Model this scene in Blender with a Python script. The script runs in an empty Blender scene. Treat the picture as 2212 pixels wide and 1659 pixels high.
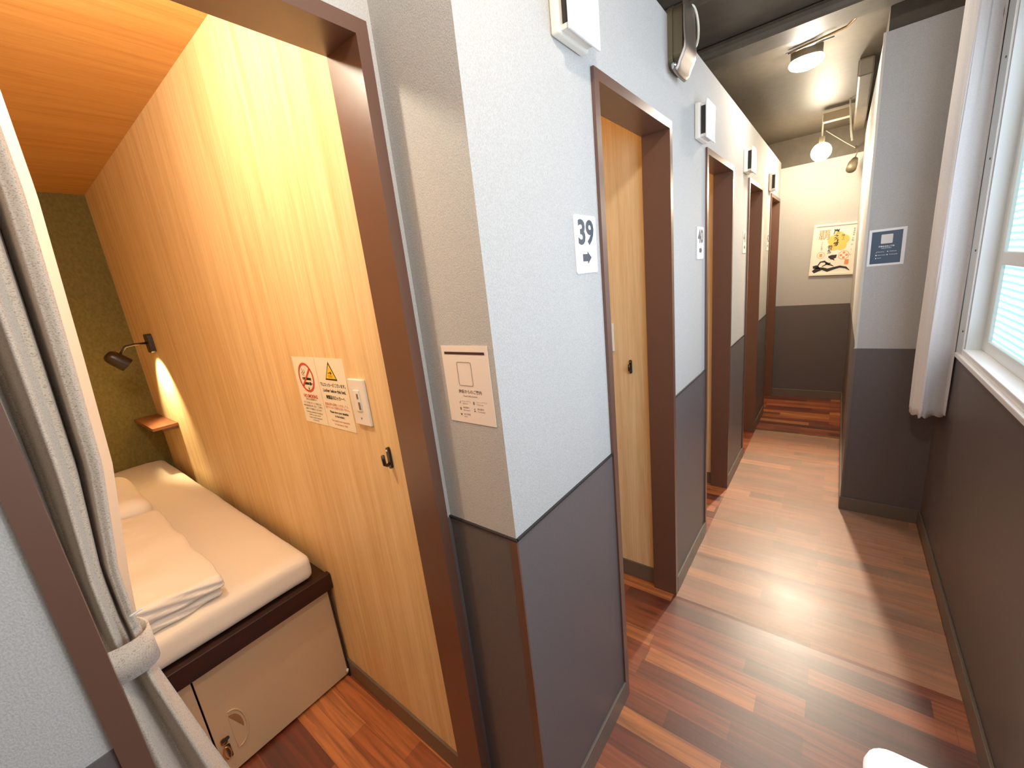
import bpy, bmesh, math, random
from mathutils import Vector, Matrix, noise
random.seed(7)
SC = bpy.context.scene
COL = SC.collection
PI = math.pi

# ------------------------------------------------------------------ materials
def lin(c):
    return tuple(((v/255)/12.92 if v/255 <= 0.04045 else (((v/255)+0.055)/1.055)**2.4) for v in c) + (1.0,)

def newmat(name):
    m = bpy.data.materials.new(name); m.use_nodes = True
    nt = m.node_tree; b = nt.nodes['Principled BSDF']
    return m, nt, b, nt.nodes, nt.links

def plain(name, c, rough=0.5, metal=0.0, spec=0.5, coat=0.0, bump=0.0, bscale=300):
    m, nt, b, N, L = newmat(name)
    b.inputs['Base Color'].default_value = lin(c)
    b.inputs['Roughness'].default_value = rough
    b.inputs['Metallic'].default_value = metal
    b.inputs['Specular IOR Level'].default_value = spec
    b.inputs['Coat Weight'].default_value = coat
    tc = N.new('ShaderNodeTexCoord'); n = N.new('ShaderNodeTexNoise')
    n.inputs['Scale'].default_value = bscale if bump else 40
    L.new(tc.outputs['Object'], n.inputs['Vector'])
    if bump:
        bp = N.new('ShaderNodeBump'); bp.inputs['Strength'].default_value = bump
        bp.inputs['Distance'].default_value = 0.002
        L.new(n.outputs['Fac'], bp.inputs['Height']); L.new(bp.outputs['Normal'], b.inputs['Normal'])
    else:
        mr = N.new('ShaderNodeMapRange')
        mr.inputs['To Min'].default_value = max(0.02, rough-0.04); mr.inputs['To Max'].default_value = rough+0.04
        L.new(n.outputs['Fac'], mr.inputs['Value']); L.new(mr.outputs['Result'], b.inputs['Roughness'])
    return m

def paper(name, c, c2=None, scale=420, bump=0.22, rough=0.75):
    """embossed vinyl wallpaper"""
    m, nt, b, N, L = newmat(name)
    tc = N.new('ShaderNodeTexCoord')
    n = N.new('ShaderNodeTexNoise'); n.inputs['Scale'].default_value = scale; n.inputs['Detail'].default_value = 3
    mp = N.new('ShaderNodeMapping'); mp.inputs['Scale'].default_value = (1, 1, 0.7)
    L.new(tc.outputs['Object'], mp.inputs['Vector']); L.new(mp.outputs['Vector'], n.inputs['Vector'])
    r = N.new('ShaderNodeValToRGB'); r.color_ramp.elements[0].position = 0.35; r.color_ramp.elements[1].position = 0.65
    r.color_ramp.elements[0].color = lin(c2 or tuple(v*0.93 for v in c)); r.color_ramp.elements[1].color = lin(c)
    L.new(n.outputs['Fac'], r.inputs['Fac']); L.new(r.outputs['Color'], b.inputs['Base Color'])
    bp = N.new('ShaderNodeBump'); bp.inputs['Strength'].default_value = bump; bp.inputs['Distance'].default_value = 0.002
    L.new(n.outputs['Fac'], bp.inputs['Height']); L.new(bp.outputs['Normal'], b.inputs['Normal'])
    b.inputs['Roughness'].default_value = rough; b.inputs['Specular IOR Level'].default_value = 0.3
    return m

def wood(name, ca, cb, sc=(14, 14, 0.9), rough=0.5, dist=0.4, spec=0.35, fine=6.0):
    m, nt, b, N, L = newmat(name)
    tc = N.new('ShaderNodeTexCoord')
    mp = N.new('ShaderNodeMapping'); mp.inputs['Scale'].default_value = sc
    L.new(tc.outputs['Object'], mp.inputs['Vector'])
    n = N.new('ShaderNodeTexNoise'); n.inputs['Scale'].default_value = 1.0; n.inputs['Detail'].default_value = 4; n.inputs['Distortion'].default_value = dist
    mp2 = N.new('ShaderNodeMapping'); mp2.inputs['Scale'].default_value = tuple(s*fine for s in sc)
    L.new(tc.outputs['Object'], mp2.inputs['Vector'])
    n2 = N.new('ShaderNodeTexNoise'); n2.inputs['Scale'].default_value = 1.0; n2.inputs['Detail'].default_value = 3
    L.new(mp.outputs['Vector'], n.inputs['Vector']); L.new(mp2.outputs['Vector'], n2.inputs['Vector'])
    mx = N.new('ShaderNodeMath'); mx.operation = 'MULTIPLY_ADD'; mx.inputs[1].default_value = 0.4
    L.new(n2.outputs['Fac'], mx.inputs[0])
    ms = N.new('ShaderNodeMath'); ms.operation = 'MULTIPLY'; ms.inputs[1].default_value = 0.6
    L.new(n.outputs['Fac'], ms.inputs[0]); L.new(ms.outputs[0], mx.inputs[2])
    r = N.new('ShaderNodeValToRGB'); r.color_ramp.elements[0].position = 0.34; r.color_ramp.elements[1].position = 0.64
    r.color_ramp.elements[0].color = lin(ca); r.color_ramp.elements[1].color = lin(cb)
    L.new(mx.outputs[0], r.inputs['Fac']); L.new(r.outputs['Color'], b.inputs['Base Color'])
    b.inputs['Roughness'].default_value = rough; b.inputs['Specular IOR Level'].default_value = spec
    return m

def floor_mat():
    m, nt, b, N, L = newmat('floor_planks')
    tc = N.new('ShaderNodeTexCoord')
    br = N.new('ShaderNodeTexBrick')
    br.inputs['Scale'].default_value = 1.0; br.inputs['Brick Width'].default_value = 0.52; br.inputs['Row Height'].default_value = 0.07
    br.inputs['Mortar Size'].default_value = 0.0006; br.inputs['Mortar Smooth'].default_value = 0.3
    br.inputs['Color1'].default_value = (0, 0, 0, 1); br.inputs['Color2'].default_value = (1, 1, 1, 1); br.inputs['Mortar'].default_value = (0, 0, 0, 1)
    br.offset = 0.37; br.offset_frequency = 2; br.squash = 0.72; br.squash_frequency = 3
    L.new(tc.outputs['Object'], br.inputs['Vector'])
    r = N.new('ShaderNodeValToRGB'); cr = r.color_ramp
    cr.elements[0].position = 0.0; cr.elements[0].color = lin((92, 36, 21))
    cr.elements[1].position = 1.0; cr.elements[1].color = lin((206, 122, 62))
    e = cr.elements.new(0.35); e.color = lin((136, 58, 30))
    e = cr.elements.new(0.7); e.color = lin((172, 86, 42))
    L.new(br.outputs['Color'], r.inputs['Fac'])
    mp = N.new('ShaderNodeMapping'); mp.inputs['Scale'].default_value = (3.2, 55, 1)
    L.new(tc.outputs['Object'], mp.inputs['Vector'])
    n = N.new('ShaderNodeTexNoise'); n.inputs['Scale'].default_value = 1; n.inputs['Detail'].default_value = 5; n.inputs['Distortion'].default_value = 0.8
    L.new(mp.outputs['Vector'], n.inputs['Vector'])
    g = N.new('ShaderNodeValToRGB'); g.color_ramp.elements[0].position = 0.32; g.color_ramp.elements[1].position = 0.62
    g.color_ramp.elements[0].color = (0.30, 0.24, 0.24, 1); g.color_ramp.elements[1].color = (1, 1, 1, 1)
    L.new(n.outputs['Fac'], g.inputs['Fac'])
    mx = N.new('ShaderNodeMix'); mx.data_type = 'RGBA'; mx.blend_type = 'MULTIPLY'; mx.inputs[0].default_value = 0.8
    L.new(r.outputs['Color'], mx.inputs[6]); L.new(g.outputs['Color'], mx.inputs[7])
    L.new(mx.outputs[2], b.inputs['Base Color'])
    n3 = N.new('ShaderNodeTexNoise'); n3.inputs['Scale'].default_value = 3; n3.inputs['Detail'].default_value = 4
    L.new(tc.outputs['Object'], n3.inputs['Vector'])
    mr = N.new('ShaderNodeMapRange'); mr.inputs['To Min'].default_value = 0.30; mr.inputs['To Max'].default_value = 0.46
    L.new(n3.outputs['Fac'], mr.inputs['Value']); L.new(mr.outputs['Result'], b.inputs['Roughness'])
    bp = N.new('ShaderNodeBump'); bp.inputs['Strength'].default_value = 0.25; bp.inputs['Distance'].default_value = 0.001
    L.new(n.outputs['Fac'], bp.inputs['Height']); L.new(bp.outputs['Normal'], b.inputs['Normal'])
    b.inputs['Specular IOR Level'].default_value = 0.9
    b.inputs['Coat Weight'].default_value = 0.5; b.inputs['Coat Roughness'].default_value = 0.34
    return m

def knit(name, ca, cb, sx=800, rough=0.9):
    """woven curtain cloth: fine horizontal ribs with small gaps"""
    m, nt, b, N, L = newmat(name)
    tc = N.new('ShaderNodeTexCoord')
    mp = N.new('ShaderNodeMapping'); mp.inputs['Scale'].default_value = (sx*0.5, sx*0.5, sx)
    L.new(tc.outputs['Object'], mp.inputs['Vector'])
    n = N.new('ShaderNodeTexNoise'); n.inputs['Scale'].default_value = 1; n.inputs['Detail'].default_value = 2
    L.new(mp.outputs['Vector'], n.inputs['Vector'])
    r = N.new('ShaderNodeValToRGB'); r.color_ramp.elements[0].position = 0.30; r.color_ramp.elements[1].position = 0.50
    r.color_ramp.elements[0].color = lin(ca); r.color_ramp.elements[1].color = lin(cb)
    L.new(n.outputs['Fac'], r.inputs['Fac']); L.new(r.outputs['Color'], b.inputs['Base Color'])
    bp = N.new('ShaderNodeBump'); bp.inputs['Strength'].default_value = 0.4; bp.inputs['Distance'].default_value = 0.001
    L.new(n.outputs['Fac'], bp.inputs['Height']); L.new(bp.outputs['Normal'], b.inputs['Normal'])
    b.inputs['Roughness'].default_value = rough; b.inputs['Sheen Weight'].default_value = 0.3
    b.inputs['Specular IOR Level'].default_value = 0.1
    return m

def emit(name, c, s):
    m, nt, b, N, L = newmat(name)
    b.inputs['Base Color'].default_value = lin(c); b.inputs['Emission Color'].default_value = lin(c)
    b.inputs['Emission Strength'].default_value = s
    return m

M = {}
M['wall'] = paper('wallpaper_grey', (190, 187, 182), (172, 169, 164), scale=480, bump=0.4)
M['wain'] = paper('wainscot_charcoal', (96, 87, 85), (89, 81, 80), scale=500, bump=0.1, rough=0.42)
M['walldark'] = paper('dark_gap', (40, 36, 32))
M['woodw'] = wood('oak_veneer', (222, 182, 124), (244, 214, 160), sc=(34, 34, 1.3), fine=5.0, dist=0.25)
M['woodc'] = wood('oak_ceiling', (206, 142, 72), (228, 170, 96), sc=(26, 1.2, 26))
M['olive'] = paper('olive_wall', (112, 102, 54), (98, 90, 46), scale=80, bump=0.2)
M['floor'] = floor_mat()
M['frame'] = plain('brown_frame_metal', (96, 64, 50), 0.34, spec=0.6)
M['base'] = plain('brown_baseboard', (100, 88, 76), 0.4, spec=0.5)
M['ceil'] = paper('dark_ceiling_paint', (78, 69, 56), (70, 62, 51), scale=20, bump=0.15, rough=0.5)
M['white'] = plain('white_plastic', (236, 230, 216), 0.35)
M['whitem'] = plain('white_gloss_panel', (245, 243, 240), 0.25)
M['sheetpaper'] = plain('white_paper', (246, 238, 220), 0.5)
M['black'] = plain('black_ink', (28, 22, 22), 0.6)
M['navyink'] = plain('navy_ink', (44, 52, 66), 0.6)
M['darkslot'] = plain('dark_slot', (30, 26, 22), 0.7)
M['redink'] = plain('red_ink', (206, 64, 46), 0.6)
M['orangeink'] = plain('orange_ink', (232, 140, 84), 0.6)
M['yellow'] = plain('yellow_ink', (246, 208, 40), 0.6)
M['greyink'] = plain('grey_ink', (120, 100, 84), 0.6)
M['sun'] = plain('pale_orange_ink', (250, 200, 96), 0.6)
M['navy'] = plain('navy_poster', (32, 56, 80), 0.35)
M['blackmetal'] = plain('black_brown_metal', (28, 18, 13), 0.35, spec=0.6)
M['steel'] = plain('brushed_steel', (150, 138, 128), 0.32, metal=0.9)
M['steeldark'] = plain('dark_bronze_metal', (96, 86, 66), 0.45, metal=0.4)
M['chrome'] = plain('chrome', (225, 225, 235), 0.12, metal=1.0)
M['brass'] = plain('aged_brass', (190, 150, 90), 0.3, metal=1.0)
M['cable'] = plain('cream_cable', (214, 208, 186), 0.5)
M['sheet'] = plain('cotton_sheet', (240, 228, 206), 0.85, spec=0.2, bump=0.25, bscale=16)
M['duvet'] = plain('cotton_duvet', (242, 232, 214), 0.85, spec=0.2, bump=0.35, bscale=22)
M['rail'] = wood('dark_bed_rail', (30, 15, 11), (42, 22, 16), sc=(14, 1, 14), rough=0.4)
M['panel'] = plain('beige_laminate', (204, 172, 130), 0.45)
M['shelf'] = wood('walnut_shelf', (120, 70, 44), (150, 92, 60), sc=(2, 20, 20))
M['curtain'] = knit('beige_knit', (150, 131, 110), (204, 186, 164))
M['curtain2'] = knit('white_knit', (204, 196, 190), (226, 222, 220), sx=900)
M['hem'] = plain('hem_stitching', (120, 100, 84), 0.9)
M['alu'] = plain('white_aluminium', (222, 226, 224), 0.35, spec=0.5)
M['strip'] = plain('metal_strip', (170, 140, 96), 0.25, metal=0.8)
M['bulb'] = emit('lamp_glass', (255, 244, 228), 60)
M['bulb2'] = emit('bulb_glass', (255, 236, 205), 90)
M['podlens'] = emit('downlight_lens', (255, 214, 150), 12)
M['corner'] = plain('corner_bead', (206, 196, 178), 0.4)

# ------------------------------------------------------------------ mesh helpers
def link(name, bm, mats, parent=None, smooth=False):
    me = bpy.data.meshes.new(name); bm.normal_update(); bm.to_mesh(me); bm.free()
    for m in (mats if isinstance(mats, (list, tuple)) else [mats]): me.materials.append(m)
    if smooth:
        for p in me.polygons: p.use_smooth = True
    o = bpy.data.objects.new(name, me); COL.objects.link(o)
    if parent:
        o.parent = parent; o.matrix_parent_inverse = Matrix.Translation(-Vector(parent.location))
    return o

def box(bm, x0, x1, y0, y1, z0, z1, mi=0, bev=0.0, seg=2):
    vs = [bm.verts.new((x, y, z)) for x in (x0, x1) for y in (y0, y1) for z in (z0, z1)]
    idx = [(0, 1, 3, 2), (4, 6, 7, 5), (0, 4, 5, 1), (2, 3, 7, 6), (0, 2, 6, 4), (1, 5, 7, 3)]
    fs = [bm.faces.new([vs[i] for i in f]) for f in idx]
    for f in fs: f.material_index = mi
    if bev:
        es = list({e for f in fs for e in f.edges})
        r = bmesh.ops.bevel(bm, geom=es, offset=bev, segments=seg, affect='EDGES', profile=0.5)
        for f in r['faces']: f.material_index = mi
    return fs

def BX(name, mats, boxes, parent=None, bev=0.0, smooth=False):
    bm = bmesh.new()
    for b in boxes:
        mi = b[6] if len(b) > 6 else 0
        box(bm, *b[:6], mi=mi, bev=bev)
    return link(name, bm, mats, parent, smooth)

def tube(bm, pts, r, n=12, cap=True, mi=0):
    pts = [Vector(p) for p in pts]; rings = []
    up = None
    for i, p in enumerate(pts):
        t = (pts[min(i+1, len(pts)-1)] - pts[max(i-1, 0)]).normalized()
        if up is None: up = t.orthogonal().normalized()
        up = (up - t*up.dot(t)).normalized(); s = t.cross(up)
        rr = r[i] if isinstance(r, (list, tuple)) else r
        rings.append([bm.verts.new(p + (up*math.cos(a)+s*math.sin(a))*rr) for a in [2*PI*k/n for k in range(n)]])
    for a, b in zip(rings, rings[1:]):
        for k in range(n):
            f = bm.faces.new((a[k], a[(k+1) % n], b[(k+1) % n], b[k])); f.material_index = mi
    if cap:
        for ring in (rings[0][::-1], rings[-1]):
            f = bm.faces.new(ring); f.material_index = mi
    return rings

def prism(bm, poly, ax, ay, origin, nrm, h, mi=0):
    """extrude a 2D polygon lying in plane (ax, ay) at origin by h along nrm"""
    o = Vector(origin); ax = Vector(ax); ay = Vector(ay); n = Vector(nrm)
    a = [bm.verts.new(o+ax*p[0]+ay*p[1]) for p in poly]
    b = [bm.verts.new(v.co+n*h) for v in a]
    fs = [bm.faces.new(a[::-1]), bm.faces.new(b)]
    for i in range(len(a)):
        j = (i+1) % len(a); fs.append(bm.faces.new((a[i], a[j], b[j], b[i])))
    for f in fs: f.material_index = mi
    return fs

def rrect(w, h, r, n=5, cx=0, cy=0):
    out = []
    for (sx, sy, a0) in ((1, 1, 0), (-1, 1, 90), (-1, -1, 180), (1, -1, 270)):
        for k in range(n+1):
            a = math.radians(a0+90*k/n)
            out.append((cx+sx*(w/2-r)+r*math.cos(a), cy+sy*(h/2-r)+r*math.sin(a)))
    return out

def circ(r, n=32, cx=0, cy=0, ry=None):
    return [(cx+r*math.cos(2*PI*k/n), cy+(ry or r)*math.sin(2*PI*k/n)) for k in range(n)]

def empty(name, loc, label, cat, group=None):
    o = bpy.data.objects.new(name, None); o.empty_display_size = 0.05; COL.objects.link(o)
    o.location = loc; tag(o, label, cat, group); return o

def tag(o, label, cat, group=None):
    o['label'] = label; o['category'] = cat
    if group: o['group'] = group
    return o

def struct(o):
    o['kind'] = 'structure'; return o

def softbox(name, mat, x0, x1, y0, y1, z0, z1, r, n=(30, 30, 8), amp=0.004, ns=6.0, parent=None, fn=None, seed=0):
    bm = bmesh.new(); grid = {}
    nx, ny, nz = n
    lo = Vector((x0, y0, z0)); hi = Vector((x1, y1, z1))
    def vert(i, j, k):
        key = (i, j, k)
        if key not in grid:
            p = Vector((x0+(x1-x0)*i/nx, y0+(y1-y0)*j/ny, z0+(z1-z0)*k/nz))
            q = Vector([min(max(p[a], lo[a]+r), hi[a]-r) if hi[a]-lo[a] > 2*r else (lo[a]+hi[a])/2 for a in range(3)])
            d = p-q
            if d.length > 1e-9:
                m = max(abs(d[0]), abs(d[1]), abs(d[2])); p = q + d.normalized()*min(m, r) if m <= r*1.001 else q+d.normalized()*r
            nn = noise.noise_vector(p*ns+Vector((seed, seed, seed)))*amp + noise.noise_vector(p*ns*3+Vector((seed, 5, 1)))*amp*0.35
            if k == 0: nn.z *= 0.05
            p = p+nn
            if fn: p = fn(p)
            grid[key] = bm.verts.new(p)
        return grid[key]
    def quad(a, b, c, d): bm.faces.new((vert(*a), vert(*b), vert(*c), vert(*d)))
    for i in range(nx):
        for j in range(ny):
            quad((i, j, 0), (i, j+1, 0), (i+1, j+1, 0), (i+1, j, 0)); quad((i, j, nz), (i+1, j, nz), (i+1, j+1, nz), (i, j+1, nz))
        for k in range(nz):
            quad((i, 0, k), (i+1, 0, k), (i+1, 0, k+1), (i, 0, k+1)); quad((i, ny, k), (i, ny, k+1), (i+1, ny, k+1), (i+1, ny, k))
    for j in range(ny):
        for k in range(nz):
            quad((0, j, k), (0, j, k+1), (0, j+1, k+1), (0, j+1, k)); quad((nx, j, k), (nx, j+1, k), (nx, j+1, k+1), (nx, j, k+1))
    return link(name, bm, mat, parent, True)

# text -> mesh pieces on a plane -----------------------------------------
def text_polys(bm, items, origin, ux, uy, n, mi=0, lift=0.0):
    """items: (string, x, y, size, align, stretch, weight). x to the right, y up on the surface"""
    ux = Vector(ux); uy = Vector(uy); n = Vector(n); o = Vector(origin)+n*lift
    for it in items:
        s, x, y, size = it[:4]
        al = it[4] if len(it) > 4 else 'CENTER'; st = it[5] if len(it) > 5 else 1.0; wt = it[6] if len(it) > 6 else 0.0
        cu = bpy.data.curves.new('tmp', 'FONT'); cu.body = s; cu.size = size; cu.align_x = al; cu.align_y = 'CENTER'
        cu.offset = wt; cu.resolution_u = 3; cu.fill_mode = 'FRONT'
        ob = bpy.data.objects.new('tmp', cu); COL.objects.link(ob)
        dg = bpy.context.evaluated_depsgraph_get(); dg.update()
        me = bpy.data.meshes.new_from_object(ob.evaluated_get(dg))
        vs = [bm.verts.new(o+ux*(x+v.co.x*st)+uy*(y+v.co.y)) for v in me.vertices]
        for p in me.polygons:
            try: f = bm.faces.new([vs[i] for i in p.vertices]); f.material_index = mi
            except ValueError: pass
        bpy.data.objects.remove(ob); bpy.data.curves.remove(cu); bpy.data.meshes.remove(me)

def lettering(name, mat, items, origin, ux, uy, n, parent, lift=0.0004):
    bm = bmesh.new(); text_polys(bm, items, origin, ux, uy, n, 0, lift)
    return link(name, bm, mat, parent)

def flat(bm, polys, origin, ux, uy, n, lift, mi=0):
    o = Vector(origin)+Vector(n)*lift; ux = Vector(ux); uy = Vector(uy)
    for p in polys:
        f = bm.faces.new([bm.verts.new(o+ux*a+uy*b) for a, b in p]); f.material_index = mi

def decal(name, mat, polys, origin, ux, uy, n, parent, lift=0.0005):
    bm = bmesh.new(); flat(bm, polys, origin, ux, uy, n, lift)
    return link(name, bm, mat, parent)

def rect(x0, x1, y0, y1): return [(x0, y0), (x1, y0), (x1, y1), (x0, y1)]

def stroke(pts, w):
    """brush stroke polygon quads along pts with widths w"""
    out = []
    P = [Vector(p) for p in pts]
    side = []
    for i, p in enumerate(P):
        t = (P[min(i+1, len(P)-1)]-P[max(i-1, 0)]).normalized(); s = Vector((-t.y, t.x))
        ww = w[i] if isinstance(w, (list, tuple)) else w
        side.append((p+s*ww, p-s*ww))
    for (a, b), (c, d) in zip(side, side[1:]):
        out.append([tuple(a), tuple(b), tuple(d), tuple(c)])
    return out

# ------------------------------------------------------------------ key dimensions
XW = -0.518     # corridor partition face
XD = -0.723     # recessed partition of the near cabin
XR = 0.418      # right (window) wall
YN = 0.590      # notice face of the partition return
YE = 5.06       # end wall
YP = 2.812      # face of the wall block on the right
XP = 0.086
WZ = 0.957      # wainscot top
TOP = 2.312     # partition top
CE = 2.50       # ceiling
SO = 1.961      # soffit of door openings
DT = 0.09       # partition thickness
DOORS = [(1.101, 1.659), (2.220, 2.773), (3.338, 3.882), (4.425, 5.004)]
D0 = (-0.008, 0.546)
FW = 0.027

# ------------------------------------------------------------------ floor & ceiling
bm = bmesh.new(); box(bm, -4.0, 1.0, -1.9, 5.2, -0.05, 0.0)
struct(link('floor', bm, M['floor']))
bm = bmesh.new(); box(bm, -4.0, 1.0, -1.9, 5.2, CE, CE+0.05)
struct(link('ceiling', bm, M['ceil']))

# ------------------------------------------------------------------ corridor walls
def wall_x(name, xf, dirn, segs, thick, z1, openings, extra=None, wz=WZ):
    """wall whose visible face is x=xf; dirn=-1: body lies towards -x"""
    bm = bmesh.new()
    xb = xf+dirn*thick
    a, b = min(xf, xb), max(xf, xb)
    def piece(y0, y1, z0, zz1):
        if z0 < wz < zz1:
            box(bm, a, b, y0, y1, z0, wz, 1); box(bm, a, b, y0, y1, wz, zz1, 0)
            # wainscot board face, 3 mm proud
            box(bm, *( (xf, xf-dirn*0.003) if dirn < 0 else (xf-0.003, xf) ), y0, y1, z0, wz, 1)
        else:
            box(bm, a, b, y0, y1, z0, zz1, 0)
    ys, ye = segs
    cur = ys
    for (o0, o1) in openings:
        if o0 > cur: piece(cur, o0, 0, z1)
        piece(o0, o1, SO+FW, z1); cur = o1
    if cur < ye: piece(cur, ye, 0, z1)
    return struct(link(name, bm, [M['wall'], M['wain']]))

G = 0.004   # frames sit in the openings
wall_x('wall_left', XW, -1, (YN, YE), DT, TOP, [(a-FW, b+FW) for a, b in DOORS])
wall_x('wall_left.001', XD, -1, (-1.9, YN), DT, CE, [(D0[0]-FW, D0[1]+FW)])
# partition return with the notice (faces the camera)
BX('wall_return', [M['wall'], M['wain']], [(XD-0.0005, XW-DT, YN, YN+0.04, WZ, TOP, 0), (XD-0.0005, XW-DT, YN, YN+0.04, 0, WZ, 1),
   (XD, XW, YN-0.003, YN, 0, WZ, 1)])
struct(bpy.data.objects['wall_return'])
# end wall
BX('wall_back', [M['wall'], M['wain'], M['ceil']], [(-4.0, 0.6, YE, YE+0.08, 2.26, CE, 2), (-4.0, 0.6, YE, YE+0.08, WZ, 2.26, 0), (-4.0, 0.6, YE, YE+0.08, 0, WZ, 1), (XW, XP, YE-0.003, YE, 0, WZ, 1)])  # dark upper band paints in the light falling off towards the ceiling
struct(BX('wall_outer_light_stop', M['walldark'], [(-4.05, -4.0, -1.9, YE, 0, CE)]))  # unseen wall, added to keep the world light out
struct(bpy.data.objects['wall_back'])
# wall block (pillar) on the right
BX('wall_pillar', [M['wall'], M['wain']], [(XP, 0.6, YP, YE, WZ, 2.397, 0), (XP, 0.6, YP, YE, 0, WZ, 1), (XP-0.003, XR, YP-0.003, YP, 0, WZ, 1), (XP+0.012, 0.6, YP+0.02, YE, 2.397, CE, 2)])
bpy.data.objects['wall_pillar'].data.materials.append(M['ceil']); struct(bpy.data.objects['wall_pillar'])
# wall behind the camera
BX('wall_front', [M['wall'], M['wain']], [(-4.0, 0.6, -1.9, -1.8, WZ, CE, 0), (-4.0, 0.6, -1.9, -1.8, 0, WZ, 1)])
struct(bpy.data.objects['wall_front'])
# right wall with window opening
WY0, WY1, WZ0, WZ1 = 0.15, 2.43, 1.03, 2.25
BX('wall_right', [M['wall'], M['wain']], [(XR, XR+0.16, -1.9, YP, 0, 0.985, 1), (XR, XR+0.16, -1.9, WY0, 0.985, CE, 0), (XR, XR+0.16, WY1, YP, 0.985, CE, 0), (XR, XR+0.16, WY0, WY1, WZ1, CE, 0)])
struct(bpy.data.objects['wall_right'])

# baseboards
bh = 0.080
segs = [(YN-0.003, DOORS[0][0]-FW)] + [(DOORS[i][1]+FW, DOORS[i+1][0]-FW) for i in range(3)]
struct(BX('baseboard_left', M['base'], [(XW, XW+0.010, a, b, 0, bh) for a, b in segs], bev=0.002))
struct(BX('baseboard_right', M['base'], [(XR-0.010, XR, -1.8, YP, 0, 0.078)], bev=0.002))
struct(BX('baseboard_pillar', M['base'], [(XP-0.008, XR-0.010, YP-0.012, YP, 0, bh)], bev=0.002))
struct(BX('baseboard_pillar_side', M['base'], [(XP-0.010, XP, YP, YE, 0, bh)], bev=0.002))
struct(BX('baseboard_back', M['base'], [(XW, XP-0.01, YE-0.012, YE, 0, bh)], bev=0.002))
# trims: wainscot cap lines and corner beads
struct(BX('trim_1', M['black'], [(XW, XW+0.006, a, b, WZ-0.002, WZ+0.003) for a, b in segs] + [(XD, XW+0.006, YN-0.006, YN, WZ-0.002, WZ+0.003)]))
struct(BX('trim_2', M['frame'], [(XW-0.014, XW+0.005, YN-0.006, YN-0.001, 0, WZ-0.002)]))
struct(BX('trim_3', M['corner'], [(XP-0.004, XP+0.006, YP-0.005, YP+0.008, WZ, 2.397)]))
struct(BX('trim_4', M['base'], [(XP-0.006, XP+0.004, YP-0.006, YP+0.012, bh, WZ)]))
struct(BX('trim_5', M['corner'], [(XP-0.003, XP+0.034, YP+0.004, YP+0.04, WZ, 2.39)]))

# ------------------------------------------------------------------ doorways (brown metal linings)
def doorframe(name, xf, y0, y1, leftw=FW):
    bm = bmesh.new()
    x1 = xf+0.009; x0 = xf-DT-0.004
    t = 0.012
    # face architrave
    box(bm, xf-0.001, x1, y0-FW, y0, 0, SO+FW); box(bm, xf-0.001, x1, y1, y1+FW, 0, SO+FW); box(bm, xf-0.001, x1, y0, y1, SO, SO+FW)
    # reveal lining
    box(bm, x0, xf-0.001, y0-FW, y0, 0, SO); box(bm, x0, xf-0.001, y1, y1+FW, 0, SO); box(bm, x0, xf-0.001, y0-FW, y1+FW, SO, SO+FW)
    o = link(name, bm, M['frame']); return struct(o)
doorframe('door_1', XD, *D0)
for i, d in enumerate(DOORS): doorframe('door_%d' % (i+2), XW, *d)

# ------------------------------------------------------------------ cabins (sleeping pods)
PC = 2.262       # cabin ceiling
def cabin(y0, y1, xfront, xback, idx):
    t = 0.012
    struct(BX('wall_cabin_right', M['woodw'], [(xback, xfront, y1, y1+t, 0, PC)]))
    struct(BX('wall_cabin_left', M['woodw'], [(xback, xfront, y0-t, y0, 0, PC)]))
    struct(BX('wall_cabin_back', M['olive'], [(xback-t, xback, y0-t, y1+t, 0, PC)]))
    struct(BX('ceiling_cabin', M['woodc'], [(xback-t, xfront, y0-t, y1+t, PC, PC+t)]))
    struct(BX('wall_cabin_front', M['woodw'], [(xfront, xfront+0.004, y0, y1, SO+FW+0.001, PC)]))
    struct(BX('baseboard_cabin', M['base'], [(xback, xfront, y1-0.008, y1, 0, bh)]))
W0 = 0.574
cabin(-0.50, W0, XD-DT-0.0045, -3.53, 0)
for a, b in DOORS: cabin(a-0.44 if a > 1.5 else 0.66, b+0.035, XW-DT-0.0045, -3.3, 1)

# ---- bed platform, mattress, bedding
bed = empty('bed_frame', (-2.5, 0.03, 0), 'built-in cabin bed platform with dark brown front rail above beige locker panels', 'bed')
BX('rail', M['rail'], [(-1.485, -1.460, -0.495, W0-0.002, 0.437, 0.503)], bed, bev=0.002)
BX('deck', M['rail'], [(-3.52, -1.486, -0.495, W0-0.009, 0.455, 0.500)], bed)
BX('fixed_panel', M['panel'], [(-1.510, -1.495, -0.49, 0.113, 0.012, 0.452)], bed, bev=0.001)
BX('end_post', M['rail'], [(-1.52, -1.487, 0.5605, W0-0.009, 0.0, 0.436)], bed)
# locker door
lk = BX('locker_door', M['panel'], [(-1.510, -1.495, 0.118, 0.560, 0.014, 0.452)], bed, bev=0.001)
bm = bmesh.new()
# D-shaped cutout built as plate + recessed bowl
bm = bmesh.new()
D = [(0.168, 0.085)] + [(0.168+0.042*math.sin(a)**0.8, 0.160-0.075*math.cos(a)) for a in [PI*k/16 for k in range(1, 16)]] + [(0.168, 0.235)]
for (off, mi, sc_) in ((0.0012, 0, 1.0),):
    # shaded crescent rim
    outer = [bm.verts.new((-1.4938, p[0], p[1])) for p in D]
    cx_, cz_ = 0.172, 0.160
    inner = [bm.verts.new((-1.5065, cx_+(p[0]-cx_)*0.72-0.004*0, cz_+(p[1]-cz_)*0.86)) for p in D]
    for i in range(len(D)):
        j = (i+1) % len(D); bm.faces.new((outer[i], outer[j], inner[j], inner[i]))
    bm.faces.new(inner[::-1])
bowl = link('handle', bm, M['panel'], lk, True)
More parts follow.
